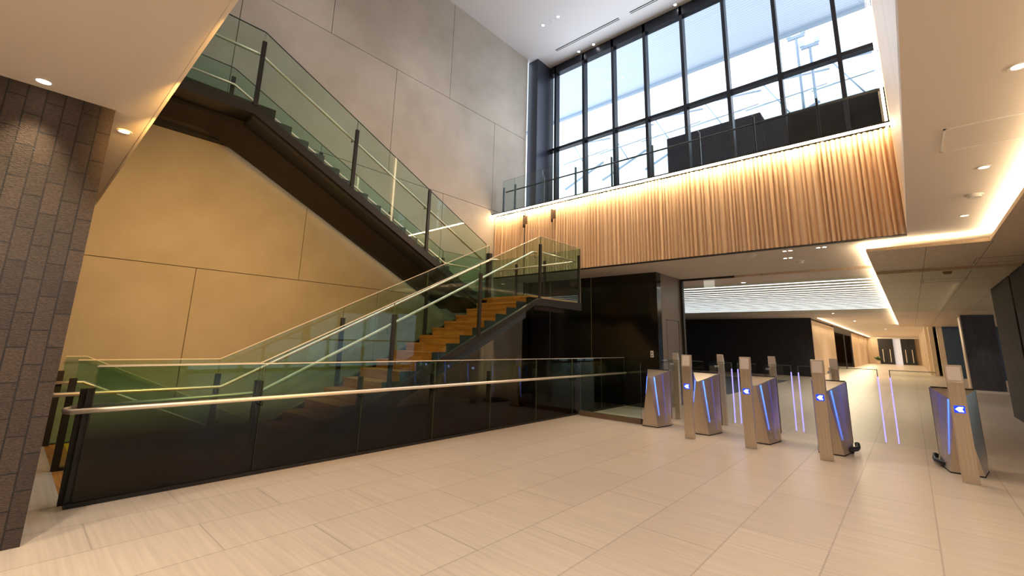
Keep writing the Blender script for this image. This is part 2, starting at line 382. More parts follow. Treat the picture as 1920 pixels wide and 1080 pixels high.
# lower flight (up and away) : x -6.66 .. -5.58
FX0, FX1 = -6.64, -5.56
Y1 = 2.16
lower = staircase('lower flight of orange oak stairs rising behind the front glass rail', FX0, FX1, Y1, 1, 0, 16)
ox, oy, oz = lower.location
def saw_plate(x0, x1, y0, z0, n, sgn, mat_, parent, drop=.30, RISE=RISE):
    """toothed side plate under the treads: one quad column per tread keeps the faces simple"""
    q = MB(); ox, oy, oz = parent.location
    for k in range(n):
        a, b = y0 + sgn * RUN * k, y0 + sgn * RUN * (k + 1); zt = z0 + RISE * (k + 1) + .004
        za, zb = max(zt - RISE - drop, .0 if z0 == 0 else -9), max(zt - drop, 0 if z0 == 0 else -9)
        q.prism([(a - oy, za - oz), (b - oy, zb - oz), (b - oy, zt - oz), (a - oy, zt - oz)], 'x', x0 - ox, x1 - ox)
    return q.build('side_plate', mat_, parent)
saw_plate(FX1, FX1 + .012, Y1, 0, 16, 1, M_SIDE, lower); saw_plate(FX0 - .012, FX0, Y1, 0, 16, 1, M_SIDE, lower)
# sloping edge stringers carrying the glass
def slope_poly(y0, z0, y1, z1, th):
    return [(y0, z0 - th), (y1, z1 - th), (y1, z1), (y0, z0)]
for xs in ((-5.415, -5.345), (-6.765, -6.695)):
    q = MB(); P = [(1.95, 0.0), (2.17, 0.0), (6.69, 2.158), (6.69, 2.27), (6.786, 2.27)]
    q.prism([(y - oy, z) for y, z in ((1.90, .0), (2.33, 0.0), (6.70, 2.14), (8.31, 2.14), (8.31, 2.30), (6.80, 2.285), (2.06, 0.0))], 'x', xs[0] - ox, xs[1] - ox)
    q.build('stringer', M_DARK, lower)
q = MB()
q.prism([(y - oy, z) for y, z in slope_poly(2.5, .0 + .12, 6.7, 2.16, .10)], 'x', FX0 + .02 - ox, FX1 - .02 - ox); q.build('soffit_plate', M_BLACKM, lower)
MB().box(FX0 - ox, FX1 - ox, Y1 - .006 - oy, Y1 + .045 - oy, RISE + .0005, RISE + .003).build('nosing_strip', M_YEL, lower)['label'] = 'bright yellow nosing strip'
# mid landing
LY0, LY1 = Y1 + 16 * RUN, 8.27
ZM = RISE * 17
t = thing('stair_landing', 'oak floored half landing between the two stair flights', 'stair landing', (-6.8, 7.45, ZM))
ox, oy, oz = t.location
MB().box(-8.2 - ox, -5.42 - ox, LY0 - .012 - oy, LY1 - oy, -.035, 0).build('floor_board', M_TREAD, t)
MB().box(FX0 - ox, FX1 - ox, LY0 - oy, LY0 + .02 - oy, -RISE, -.035).build('riser', M_RISER, t)
MB().box(-8.2 - ox, -5.42 - ox, LY0 + .02 - oy, LY1 - oy, -.16, -.036).build('slab', M_DARK, t)
MB().box(-5.54 - ox, -5.42 - ox, LY0 + .1 - oy, 7.75 - oy, -.27, -.16).build('edge_beam', M_BEAM, t)
MB().box(FX0 - ox, FX1 - ox, LY0 - .01 - oy, LY0 + .035 - oy, .0005, .003).build('nosing_strip', M_YEL, t)['label'] = 'bright yellow nosing strip'
# upper flight back towards the viewer
UX0, UX1 = -8.10, -6.93
Y2 = LY0; RISE2 = (ZG - ZM) / 17
upper = staircase('upper flight of stairs with black underside climbing along the plaster wall', UX0, UX1, Y2, -1, ZM, 16, RISE2)
ox, oy, oz = upper.location
saw_plate(UX0 - .012, UX0, Y2, ZM, 16, -1, M_SIDE, upper, .2, RISE2); saw_plate(UX1, UX1 + .012, Y2, ZM, 16, -1, M_SIDE, upper, .2, RISE2)
# stringers: top line (2.667,4.338)-(5.497,2.912), flat part at 4.72
for xs in ((-6.86, -6.80), (-8.22, -8.16)):
    q = MB()
    q.prism([(y - oy, z - oz) for y, z in ((6.62, 2.345), (6.62, 2.20), (1.86, 4.60), (YL + .004, 4.58), (YL + .004, 4.72), (1.87, 4.735))], 'x', xs[0] - ox, xs[1] - ox)
    q.build('stringer', M_DARK, upper)
q = MB()
q.prism([(y - oy, z - oz) for y, z in ((6.62, 2.21), (6.62, 2.14), (1.86, 4.54), (1.86, 4.61))], 'x', -8.16 - ox, -6.86 - ox); q.build('soffit_plate', M_BLACKM, upper)
q = MB()
q.prism([(y - oy, z - oz) for y, z in ((6.75, 2.33), (6.75, 2.04), (1.50, 4.55), (YL + .004, 4.55), (YL + .004, 4.70), (1.7, 4.70))], 'x', -7.85 - ox, -7.20 - ox); q.build('spine_beam', M_BEAM, upper)
MB().box(-8.16 - ox, -6.86 - ox, YL + .004 - oy, Y2 - 16*RUN - oy, ZG - .20 - oz, ZG - oz).build('landing_plate', M_DARK, upper)
MB().box(-8.385 - ox, -8.22 - ox, YL + .004 - oy, 2.0 - oy, 4.58 - oz, 4.64 - oz).build('wall_bracket', M_BLACKM, upper)
# flight going down
dn = thing('staircase', 'narrow flight of oak stairs going down along the plaster wall', 'staircase', (-7.5, .75, 0))
for k in range(14):
    MB().box(-.72, .70, RUN * k - (0 if k else 0), RUN * (k + 1), -RISE * (k + 1) - .04, -RISE * (k + 1)).build('tread', M_TREAD, dn)
MB().box(-.72, .70, -.055, 0, -.001, .002).build('nosing_strip', M_YEL, dn)['label'] = 'bright yellow nosing strip'
f = MB(); f.box(-6.80, -6.74, .75, 8.65, -2.6, -.2); f.box(-8.36, -8.27, YL, 8.65, -2.6, -.0); f.box(-8.39, -6.74, 8.60, 8.7, -2.6, 0); f.box(-8.39, -6.74, .6, 8.7, -2.7, -2.6)
f.box(-8.36, -6.8, .60, .75, -.5, -.2)
struct(f, 'wall_stairwell', M_BLACKM)

# ------------------------------------------------------------------ glass guards
def panel(parent, X, poly, M, t=.012, name='glass_panel', cap=None, cw=.008):
    cap = cap or M_CAP
    ox, oy, oz = parent.location
    o = MB().prism([(y - oy, z - oz) for y, z in poly], 'x', X - t/2 - ox, X + t/2 - ox, 0, 1).build(name, [M, M_EDGE], parent)
    (yb, zb), (ya, za) = poly[2], poly[3]
    MB().prism([(ya - .006 - oy, za - oz), (yb + .006 - oy, zb - oz), (yb + .006 - oy, zb + .011 - oz), (ya - .006 - oy, za + .011 - oz)], 'x', X - cw - ox, X + cw - ox).build('top_cap', cap, o)
    return o
def post(parent, X, Y, z0, z1, wx=.045, wy=.06):
    ox, oy, oz = parent.location
    o = MB().box(X - wx/2 - ox, X + wx/2 - ox, Y - wy/2 - oy, Y + wy/2 - oy, z0 - oz, z1 - oz).build('post', M_DARK, parent, bevel=.003)
    return o
def rail(parent, pts, r=.021, brackets=()):
    ox, oy, oz = parent.location
    o = MB().tube([(x - ox, y - oy, z - oz) for x, y, z in pts], r).build('handrail', M_STEEL, parent)
    for (x, y, z, dx, dy) in brackets:
        MB().tube([(x - ox, y - oy, z - oz), (x - ox, y - oy, z - .07 - oz), (x + dx - ox, y + dy - oy, z - .07 - oz)], .007, 6).build('bracket', M_DARK, o)
    return o
# front rail
XR = -5.27
fr = thing('glass_guardrail', 'long glass guardrail with smoked foot and steel handrail along the tile floor edge', 'guardrail', (XR, .58, 0))
FY = [.55, 1.90, 3.09, 4.25, 5.43, 6.64, 7.83, 8.98, 10.08]
for a, b in zip(FY, FY[1:]): panel(fr, XR, [(a + .012, .03), (b - .004, .03), (b - .004, 1.117), (a + .012, 1.117)], G_FILM)
for y in FY: post(fr, XR - .045, y, 0, .94, .05, .055)
MB().box(-.03, .02, FY[0] - .03 - .58, FY[-1] - .58, .0, .035).build('base_channel', M_DARK, fr)
rail(fr, [(XR - .10, .44, .768), (XR - .06, .415, .768), (XR + .04, .415, .768), (XR + .08, .45, .768), (XR + .08, 8.0, .768), (XR + .08, 10.0, .768)], .022, [(XR + .08, y, .768, -.1, 0) for y in FY[1:-1]])
# right guard of the lower flight
X = -5.38
gr = thing('glass_guardrail', 'glass guardrail with handrail on the open side of the lower flight and landing', 'guardrail', (X, .58, 0))
gt = lambda y: 1.117 if y < 1.9 else min(1.117 + (y - 1.9) * .4895, 3.545)
sb = lambda y: .0 if y < 2.06 else min((y - 2.06) * .482, 2.28)
gp = [.58, 1.90, 3.55, 5.20, 6.86, 8.31]
for a, b in zip(gp, gp[1:]): panel(gr, X, [(a + .004, sb(a) + .02), (b - .004, sb(b) + .02), (b - .004, gt(b)), (a + .004, gt(a))], G_CLEAR)
for y, zt in ((.52, .93), (1.90, .94), (3.56, 1.76), (5.22, 2.57), (6.86, 3.38), (8.27, 3.38)): post(gr, X - .005 if y > 2 else X - .02, y, sb(y), zt, .045, .055)
rail(gr, [(X - .06, .45, .768), (X - .06, 1.93, .80), (X - .06, 6.68, 3.195), (X - .06, 6.80, 3.20)], .02, [(X - .06, y, gt(y) - .335, .06, 0) for y in (1.9, 3.50, 5.16, 6.76)])
rail(gr, [(X - .06, 6.95, 3.24), (X - .06, 8.20, 3.24)], .016)
MB().box(-.012, .012, 6.86 - .58, 8.31 - .58, 2.26, 2.30).box(-.012, .012, 8.295 - .58, 8.315 - .58, 2.26, 3.38).build('edge_frame', M_STEEL, gr)
# left guard of the lower flight
X = -6.72
gl = thing('glass_guardrail', 'glass guardrail on the inner side of the lower flight ending at the thick post', 'guardrail', (X, .55, 0))
gp = [.55, 1.88, 3.50, 5.12, 6.74]
g2 = lambda y: 1.105 if y < 1.88 else 1.105 + (y - 1.88) * .494
for a, b in zip(gp, gp[1:]): panel(gl, X, [(a + .004, sb(a) + .02), (b - .004, sb(b) + .02), (b - .004, g2(b)), (a + .004, g2(a))], G_CLEAR)
for y, zt in ((.54, .925), (1.88, .925), (3.50, 1.73), (5.12, 2.42)): post(gl, X, y, sb(y), zt, .05, .06)
post(gl, X - .03, 6.78, ZM, 3.33, .10, .10)
MB().box(-.03, .03, 0, 1.9 - .55, 0, .03).build('base_channel', M_DARK, gl)
rail(gl, [(X + .0, .40, .768), (X + .03, .385, .768), (X + .085, .385, .768), (X + .11, .42, .768), (X + .11, 1.90, .768), (X + .11, 6.70, 3.17), (X + .11, 6.92, 3.19)], .022, [(X + .11, y, g2(y) - .34, -.1, 0) for y in (1.85, 3.45, 5.07, 6.7)])
# guard at the back of the landing
t = thing('glass_guardrail', 'glass guardrail across the back of the half landing before the wood fascia', 'guardrail', (-6.8, 8.31, ZM))
ox, oy, oz = t.location
xs = [-8.2, -7.26, -6.36, -5.37]
for a, b in zip(xs, xs[1:]): MB().prism([(a + .004 - ox, .0), (b - .004 - ox, .0), (b - .004 - ox, 3.535 - oz), (a + .004 - ox, 3.535 - oz)], 'y', -.006, .006, 0, 1).build('glass_panel', [G_CLEAR, M_EDGE], t)
for x in xs[:-1]: post(t, x, 8.28, ZM, 3.36, .055, .045)
rail(t, [(-8.15, 8.2, 3.23), (-5.46, 8.2, 3.23)], .02, [(x, 8.2, 3.23, 0, .08) for x in (-7.26, -6.36)])
# right guard of the upper flight
X = -6.82
ur = thing('glass_guardrail', 'tall glass guardrail on the open side of the upper flight', 'guardrail', (X, 1.86, ZG))
g3 = lambda y: 5.95 if y < 1.86 else 5.95 - (y - 1.86) * .4945
s3 = lambda y: 4.73 if y < 1.86 else 4.735 - (y - 1.86) * .502
gp = [YL, 1.86, 3.47, 5.10, 6.74]
for a, b in zip(gp, gp[1:]): panel(ur, X, [(a + .004, s3(a)), (b - .004, s3(b)), (b - .004, g3(b)), (a + .004, g3(a))], G_CLEAR, cap=M_CAPD)
for y, zt in ((1.86, 5.79), (3.47, 4.985), (5.10, 4.35)): post(ur, X + .01, y, s3(y), zt, .04, .06)
rail(ur, [(X - .07, YL, 5.60), (X - .07, 1.86, 5.60), (X - .07, 6.68, 3.21)], .021, [(X - .07, y, g3(y) - .35, .06, 0) for y in (3.42, 5.05)])
# left guard of the upper flight
X = -8.19
ul = thing('glass_guardrail', 'glass guardrail between the upper flight and the plaster wall', 'guardrail', (X, 1.86, ZG))
g4 = lambda y: 5.93 if y < 1.85 else max(5.93 - (y - 1.85) * .50, 3.535)
s4 = lambda y: 4.72 if y < 1.86 else max(4.735 - (y - 1.86) * .502, ZM)
gp = [YL, 1.85, 3.47, 5.10, 6.64, 8.30]
for a, b in zip(gp, gp[1:]): panel(ul, X, [(a + .004, s4(a)), (b - .004, s4(b)), (b - .004, g4(b)), (a + .004, g4(a))], G_CLEAR, cap=M_CAPD)
for y in gp[1:-1]: post(ul, X + .02, y, s4(y), g4(y) - .17, .05, .06)
rail(ul, [(X + .07, YL, 5.60), (X + .07, 1.86, 5.60), (X + .07, 6.66, 3.23), (X + .07, 8.2, 3.23)], .02)
# guard of the flight going down
X = -8.21
t = thing('glass_guardrail', 'sloping glass guardrail beside the stairs going down, farthest left', 'guardrail', (X, .55, 0))
panel(t, X, [(.55, .02), (.75, .02), (.75, 1.085), (.55, 1.085)], G_CLEAR)
gp = [.754, 2.4, 4.0, 5.6]
for a, b in zip(gp, gp[1:]): panel(t, X, [(a, -(a - .75) * .489 - .1), (b - .006, -(b - .75) * .489 - .1), (b - .006, 1.085 - (b - .75) * .489), (a, 1.085 - (a - .75) * .489)], G_CLEAR)
for y in (.53, 2.40, 4.0): post(t, X, y, -max(0, y - .75) * .489 - (.2 if y > 1 else 0), .91 - max(0, y - .75) * .489, .05, .06)
rail(t, [(X + .07, .42, .765), (X + .07, .75, .765), (X + .07, 5.6, .765 - 4.85 * .489)], .02)
# gallery balustrade
t = thing('glass_guardrail', 'gallery glass balustrade above the ribbed wood fascia', 'guardrail', (-4, YF, ZG + .1))
xs = [-8.17] + [-7.735 + .0 * i for i in range(1)] + [-6.74 + .9975 * i for i in range(7)] + [XV - .09]
ox, oy, oz = t.location
for a, b in zip(xs, xs[1:]): MB().prism([(a + .005 - ox, .04), (b - .005 - ox, .04), (b - .005 - ox, 5.905 - oz), (a + .005 - ox, 5.905 - oz)], 'y', -.006 + .06, .006 + .06, 0, 1).build('glass_panel', [G_BALC, M_EDGE], t)
for x in xs[:-1]: post(t, x, YF + .10, ZG + .1, 5.73, .03, .05)
o = MB().tube([(xs[0] - ox, .19, 5.62 - oz), (XV - .03 - ox, .19, 5.62 - oz)], .018).build('handrail', M_DARK, t)
# low fence between the front rail and the first gate
t = thing('glass_barrier', 'low glass barrier with brown metal foot between the guardrail and the gates', 'barrier', (-4.5, 8.02, 0))
MB().box(-5.20 + 4.5, -3.86 + 4.5, -.05, .05, 0, .085).build('base_shoe', mat('bronze_shoe', (.20, .145, .10), .45, .4), t)
MB().prism([(-5.19 + 4.5, .085), (-3.86 + 4.5, .085), (-3.86 + 4.5, 1.08), (-5.19 + 4.5, 1.08)], 'y', -.006, .006, 0, 1).build('glass_panel', [G_CLEAR, M_EDGE], t)

# ------------------------------------------------------------------ tall window of the hall
MX = [-7.886, -6.80, -5.77, -4.76, -3.70, -2.645, -1.55, -.45]
win = thing('window_1', 'tall blue black framed window wall above the gallery', 'window', (-3.9, YWIN, ZG)); win['kind'] = 'structure'
ox, oy, oz = win.location
def wpart(mb, name, M): return mb.build(name, M, win)
for x in MX:
    wpart(MB().box(x - .04 - ox, x + .04 - ox, -.10, .10, 0, ZV - oz), 'mullion', M_FRAME)
wpart(MB().box(-8.1 - ox, XV - ox, -.09, .09, 7.535 - oz, 7.62 - oz), 'transom', M_FRAME)
wpart(MB().box(-8.1 - ox, XV - ox, -.10, .10, 10.28 - oz, ZV - oz), 'head_frame', M_FRAME)
wpart(MB().box(-8.1 - ox, XV - ox, -.06, .06, 0, .08), 'sill_frame', M_FRAME)
ex = MX + [XV]
for a, b in zip(ex, ex[1:]):
    wpart(MB().box(a + .04 - ox, b - .04 - ox, .0, .012, .08, 7.535 - oz), 'lower_pane', G_FADE if a > -1.6 else G_WIN)
    wpart(MB().box(a + .04 - ox, b - .04 - ox, .0, .012, 7.62 - oz, 10.28 - oz), 'upper_pane', G_WIN)
f = MB(); f.box(XW - .1, -7.93, 10.02, 10.06, ZG, ZV); f.box(-8.13, -8.08, 10.06, YWIN, ZG, ZV)
f.v = []; f.f = []; f.mi = []; f.sm = []
f.box(XW - .1, -8.10, 10.06, YWIN + .1, ZG - .2, ZV)
struct(f, 'column_1', M_BLUEC, 'blue black clad column at the left end of the tall window', 'column')

# ------------------------------------------------------------------ brown tiled pillar
f = MB(); f.box(-7.0, -4.578, -2.6, .28, 0, ZC)
o = f.build('pillar', M_BRICK); o['kind'] = 'structure'; o['label'] = 'pillar clad in brown stone tiles at the left'; o['category'] = 'pillar'
# right side pillars
f = MB(); f.box(1.65, 3.2, 13.42, 16.1, 0, ZP); f.box(1.72, 3.1, 13.2, 13.42, 0, ZP, 1); f.box(1.65, 3.2, 10.2, 13.2, 0, ZP)
o = f.build('pillar', [M_BRICK2, M_BLACKM]); o['kind'] = 'structure'; o['label'] = 'broad grey brown tiled pillar at the right edge with a dark vertical gap'; o['category'] = 'pillar'
f = MB(); f.box(1.70, 2.66, 26.45, 27.4, 0, ZP + .3)
f.box(1.66, 1.70, 26.44, 27.4, 0, ZP + .3, 1)
o = f.build('pillar', [M_BRICK3, M_WOODP]); o['kind'] = 'structure'; o['label'] = 'charcoal stone pillar lit by a downlight on the right of the corridor'; o['category'] = 'pillar'
f = MB(); f.box(1.55, 8, 38, 38.3, 0, ZC); struct(f, 'wall_navy', M_NAVY, 'navy blue wall panel behind the charcoal pillar', 'wall')
f = MB(); f.box(1.30, 1.55, 38, 38.3, 0, ZC); f.box(.98, 1.2, 40, 71, 0, ZC)
y = 41
while y < 70: f.box(.80, .98, y, y + 1.0, 0, ZC); y += 3.2
struct(f, 'wall_corridor_right', M_WOODP, 'oak corridor wall with shallow fins on the right', 'wall')

# ------------------------------------------------------------------ corridor end: doors and furniture
for i, (a, b) in enumerate(((-2.95, -1.55), (-.85, .40))):
    d = thing('door_%d' % (2 + i), ('black double door at the end of the corridor, left of the bright gap', 'black double door at the end of the corridor, right of the bright gap')[i], 'door', ((a + b)/2, 70.6, 0)); d['kind'] = 'structure'
    h = (b - a) / 2
    MB().box(-h, -.01, 0, .08, 0, 3.0).build('leaf', M_BLACKM, d); MB().box(.01, h, 0, .08, 0, 3.0).build('leaf', M_BLACKM, d)
    for x in (-h * .45, h * .5): MB().box(x - .03, x + .03, -.04, 0, .25, 1.75).build('handle', M_STEEL, d)
f = MB(); f.box(-1.55, -.85, 70.9, 71, 0, 3.0); struct(f, 'window_4', mat('bright_gap', (.8, .8, .85), .5, emit=(.9, .92, 1), estr=.3))
f = MB(); f.box(-3.0, .9, 70.55, 70.98, 3.0, ZC); struct(f, 'trim_7', M_BEIGE)
t = thing('potted_plant', 'green potted plant at the far end of the oak corridor wall', 'plant', (-3.0, 68, 0))
MB().disc((0, 0), .2, 0, .45, 14).build('pot', M_WOODP, t)
q = MB()
for i in range(46):
    a = random.uniform(0, 2*PI); e = random.uniform(.2, 1.4); L = random.uniform(.3, .65); s = .07
    d = Vector((math.cos(a)*math.cos(e), math.sin(a)*math.cos(e), math.sin(e))); u = d.cross(Vector((0, 0, 1))).normalized()
    p0 = Vector((0, 0, .45)); p1 = p0 + d * L * .6; p2 = p0 + d * L + Vector((0, 0, -.08))
    q.add([p0, p1 + u*s, p2, p1 - u*s], [(0, 1, 2, 3)])
q.build('foliage', M_GREEN, t)
# lounge chairs beyond the pillars, mirrored in the front glass
ch = thing('lounge_chair', 'brown shell lounge chair by the facade windows, nearest the pillars', 'chair', (6.3, 21.0, 0), 'lounge chairs by the facade')
q = MB(); q.box(-.3, .3, -.28, .28, .40, .46); q.build('seat', M_CHAIRB, ch, bevel=.02)
q = MB(); q.prism([(-.28, .46), (-.22, .46), (-.33, .88), (-.38, .88)], 'x', -.3, .3); q.build('backrest', M_CHAIRB, ch, bevel=.02)
for sx in (-1, 1):
    for sy in (-1, 1): MB().tube([(sx*.15, sy*.1, .41), (sx*.3, sy*.3, 0)], .013, 6).build('leg', M_CHAIR, ch)
lt = thing('coffee_table', 'low dark round coffee table between the lounge chairs', 'table', (5.6, 22.0, 0))
MB().disc((0, 0), .35, .48, .50, 24).build('table_top', M_CHAIR, lt); MB().tube([(0, 0, 0), (0, 0, .48)], .025, 8).build('leg', M_CHAIR, lt); MB().disc((0, 0), .22, 0, .012, 20).build('base', M_CHAIR, lt)
for i, (x, y, a, s) in enumerate(((4.9, 21.3, 1.2, 'brown shell lounge chair turned towards the coffee table'), (5.2, 23.4, 2.6, 'brown shell lounge chair behind the coffee table'), (6.9, 24.0, 3.4, 'brown shell lounge chair farthest from the pillars'))):
    c = dup(ch, (x, y, 0), s); c.rotation_euler = (0, 0, a)
# entrance mat
t = MB().box(-2.2, 2.2, -4.6, 4.6, .0, .012).build('entrance_mat', brick_mat('mat_ribs', (.045, .05, .06), (.04, .045, .055), (.12, .13, .15), 20, .35, .05, (0, 1, None), .5, .8, .2, namt=.2))
t.location = (-6.6, 19.8, .0); tag(t, 'dark ribbed entrance mat set on the lobby floor beyond the gates', 'mat')

# ------------------------------------------------------------------ security gates
def poly_body(w0, w1, yr, yf, zf, zr):
    q = MB()
    B = [(-w0, yf), (w0, yf), (w1, yr - .18), (w1 * .75, yr), (-w1 * .75, yr), (-w1, yr - .18)]
    T = [(-.02, yf - .0), (.02, yf - .0), (w1, yr - .18), (w1 * .75, yr), (-w1 * .75, yr), (-w1, yr - .18)]
    vb = [(x, y, 0.012) for x, y in B]; vt = [(x, y, zf if i < 2 else zr) for i, (x, y) in enumerate(T)]
    n = 6; fs = [list(range(n))[::-1]] + [[i, (i+1) % n, n + (i+1) % n, n + i] for i in (0, 2, 3, 4)]
    q.add(vb + vt, fs)
    for i0, i1 in ((1, 2), (0, 5)):
        N = 8; g_ = []
        for a in range(N + 1):
            for c in range(N + 1):
                g_.append(Vector(vb[i0]).lerp(Vector(vb[i1]), a / N).lerp(Vector(vt[i0]).lerp(Vector(vt[i1]), a / N), c / N))
        q.add(g_, [(a*(N+1)+c, (a+1)*(N+1)+c, (a+1)*(N+1)+c+1, a*(N+1)+c+1) for a in range(N) for c in range(N)], 0, True)
    q.add(vt, [[0, 1, 2], [0, 2, 5], [2, 3, 4, 5]])
    return q
def gate_cabinet(t, w1=.215, left_led=True, right_led=True, half=False):
    yf, yr = -.12, .50
    c = poly_body(.145, w1, yr, yf, .85, .975).build('cabinet', M_BRUSH, t)
    MB().add([(-.15, yf - .004, 0), (.15, yf - .004, 0), (w1 + .003, yr - .18, 0), (w1 * .75, yr + .004, 0), (-w1 * .75, yr + .004, 0), (-w1 - .003, yr - .18, 0),
              (-.15, yf - .004, .014), (.15, yf - .004, .014), (w1 + .003, yr - .18, .014), (w1 * .75, yr + .004, .014), (-w1 * .75, yr + .004, .014), (-w1 - .003, yr - .18, .014)],
             [(5, 4, 3, 2, 1, 0), (6, 7, 8, 9, 10, 11)] + [(i, (i+1) % 6, 6 + (i+1) % 6, 6 + i) for i in range(6)]).build('plinth', M_BLACKM, c)
    MB().box(-w1 + .01, w1 - .01, yr - .19, yr - .16, .976, .985).build('top_seam', M_BLACKM, c)
    for sgn, on in ((-1, left_led), (1, right_led)):
        # two blue light lines running down each flank
        for k, (u0, u1, z0) in enumerate(((.22, .30, .22), (.62, .66, .05))):
            if not on: continue
            a0 = Vector((sgn*.02, yf, .85)); a1 = Vector((sgn*w1, yr - .18, .975)); b0 = Vector((sgn*.145, yf, .012)); b1 = Vector((sgn*w1, yr - .18, .012))
            top = a0.lerp(a1, u0); bot = b0.lerp(b1, u0 if k else u0 - .02)
            lo = top.lerp(bot, 1 - z0); hi = top.lerp(bot, .02); nrm = Vector((sgn, -.3, 0)).normalized() * .006; wv = Vector((0, .007 if k == 0 else .004, 0))
            MB().add([hi - wv + nrm, hi + wv + nrm, lo + wv * .4 + nrm, lo - wv * .4 + nrm], [(0, 1, 2, 3)]).build('light_line', M_LEDD if k else M_LEDB, c)
    # pivot slot and rear shell
    for sgn in (-1, 1):
        MB().box(sgn*(w1 + .001) - .003, sgn*(w1 + .001) + .003, yr - .165, yr - .15, .12, .97).build('pivot_slot', M_BLACKM, c)
    return c
def front_post(t):
    p = MB().box(-.072, .072, -.60, -.53, 0, 1.10).build('front_post', M_BRUSH, t, bevel=.004)
    h = MB().prism([(-.605, 1.10), (-.525, 1.10), (-.525, 1.29), (-.575, 1.29)], 'x', -.075, .075).build('reader_head', M_READF, p, bevel=.004)
    n = Vector((0, -.19, -.03)).normalized()
    a, b = Vector((0, -.6055, 1.118)), Vector((0, -.5805, 1.272))
    MB().add([a + Vector((-.058, -.003, 0)), a + Vector((.058, -.003, 0)), b + Vector((.058, -.003, 0)), b + Vector((-.058, -.003, 0)),
              a + Vector((-.058, .006, 0)), a + Vector((.058, .006, 0)), b + Vector((.058, .006, 0)), b + Vector((-.058, .006, 0))],
             [(0, 1, 2, 3), (7, 6, 5, 4), (0, 4, 5, 1), (1, 5, 6, 2), (2, 6, 7, 3), (3, 7, 4, 0)]).build('reader_face', M_READ, p)
    MB().box(-.046, .046, -.604, -.598, .755, .835).build('display', M_BLUE, p)
    q = MB(); y0, y1 = -.6075, -.603
    q.prism([(-.036, .795), (-.006, .768), (.034, .768), (.020, .795), (.034, .822), (-.006, .822)], 'y', y0, y1)
    q.build('arrow', M_ARROW, p)['label'] = 'white left-pointing arrow'
def rear_post(t, x=0):
    p = MB().box(x - .05, x + .05, 1.16, 1.25, 0, 1.12).build('rear_post', M_BRUSH, t, bevel=.004)
    MB().prism([(1.15, 1.12), (1.26, 1.12), (1.19, 1.29), (1.15, 1.29)], 'x', x - .055, x + .055).build('reader_head', M_STEEL, p, bevel=.004)
    MB().box(x - .09, x - .02, 1.10, 1.145, 1.05, 1.085).build('card_holder', M_READ, p)
def wing(t, x0, x1, sgn):
    """pivoting glass leaf from x0 (pivot) to x1 (free edge)"""
    a, b = min(x0, x1), max(x0, x1)
    g_ = MB().box(a, b, .545, .557, .14, 1.165).build('glass_wing', G_WING, t)
    e = .007
    MB().box(x1 - e, x1 + e, .543, .559, .16, 1.06).build('glowing_edge', M_LEDV, g_)
    MB().box(x1 - e*.7, x1 + e*.7, .544, .558, 1.06, 1.165).box(a, b, .544, .558, 1.158, 1.166).build('bright_edge', M_EDGE, g_)
def side_screen(t, x):
    MB().box(x - .006, x + .006, .52, 1.16, .95, 1.16).build('screen_pane', G_WING, t)
GY = 8.0
GX = [-3.64, -2.77, -1.895, -.988, .342]
GL = ['stainless security gate at the left end beside the glass barrier, without a front post',
      'second stainless security gate from the left, beside the gate without a front post',
      'middle stainless security gate of the row of five',
      'stainless security gate with a black bumper on its right foot, left of the wide lane',
      'rightmost stainless security gate, right of the wide lane, black bumper on its left foot']
edges = {0: (None, -3.24), 1: (-3.14, -2.40), 2: (-2.30, -1.50), 3: (-1.40, -.41), 4: (-.27, None)}
for i, x in enumerate(GX):
    t = thing('security_gate', GL[i], 'security gate', (x, GY, 0), 'row of security gates')
    gate_cabinet(t, right_led=(i != 4))
    if i: front_post(t)
    if i < 4: rear_post(t)
    l_, r_ = edges[i]
    if l_ is not None: wing(t, -.12, l_ - x, -1)
    if r_ is not None: wing(t, .12, r_ - x, 1)
    if i < 4: side_screen(t, .0)
    if i >= 3:
        s = 1 if i == 3 else -1
        q = MB(); q.tube([(s*.10, .06, .06), (s*.20, .16, .055), (s*.255, .30, .055), (s*.26, .40, .06), (s*.25, .46, .10)], .032, 10)
        q.build('bumper', M_RUB, t)['label'] = 'black rubber bumper hooked round the foot'
# long low glass line behind the gates
# ------------------------------------------------------------------ ceiling fittings
def downlight(x, y, z, label, lampmat, group, r=.055, spot=None):
    t = thing('downlight', label, 'ceiling light', (x, y, z), group)
    MB().ring((0, 0), r * .72, r, -.006, .001, 20).build('trim_ring', M_RING, t)
    MB().disc((0, 0), r * .72, -.002, .0, 18).build('lens', lampmat, t)
    return t
for x, y, s in ((-4.436, -.127, 'downlight in the low ceiling, just above the brown tiled pillar'), (-5.011, .389, 'downlight in the low ceiling beyond the brown tiled pillar, by the ceiling edge')):
    downlight(x, y, ZC, s, M_LAMP, 'downlights over the brown pillar')
for x, y, s in ((.69, 3.857, 'downlight at the upper right of the beige ceiling, before the access hatch'), (.71, 5.89, 'first downlight behind the access hatch'), (.703, 7.907, 'downlight nearest the glowing ceiling edge')):
    downlight(x, y, ZC, s, M_LAMP, 'downlights beside the access hatch', .05)
t = thing('smoke_detector', 'round white smoke detector between two downlights behind the access hatch', 'smoke detector', (.721, 6.9, ZC)); MB().disc((0, 0), .055, -.035, 0, 20).build('body', M_RING, t); MB().disc((0, 0), .075, -.012, .001, 20).build('base', M_RING, t)
for x, y, s in ((-2.04, 9.05, 'round white smoke detector just behind the ribbed fascia'), (-1.467, 10.286, 'round white smoke detector before the glazed partition header')):
    t = thing('smoke_detector', s, 'smoke detector', (x, y, ZC)); MB().disc((0, 0), .05, -.06, -.02, 16).build('body', M_RING, t); MB().disc((0, 0), .075, -.022, .001, 20).build('base', M_RING, t)
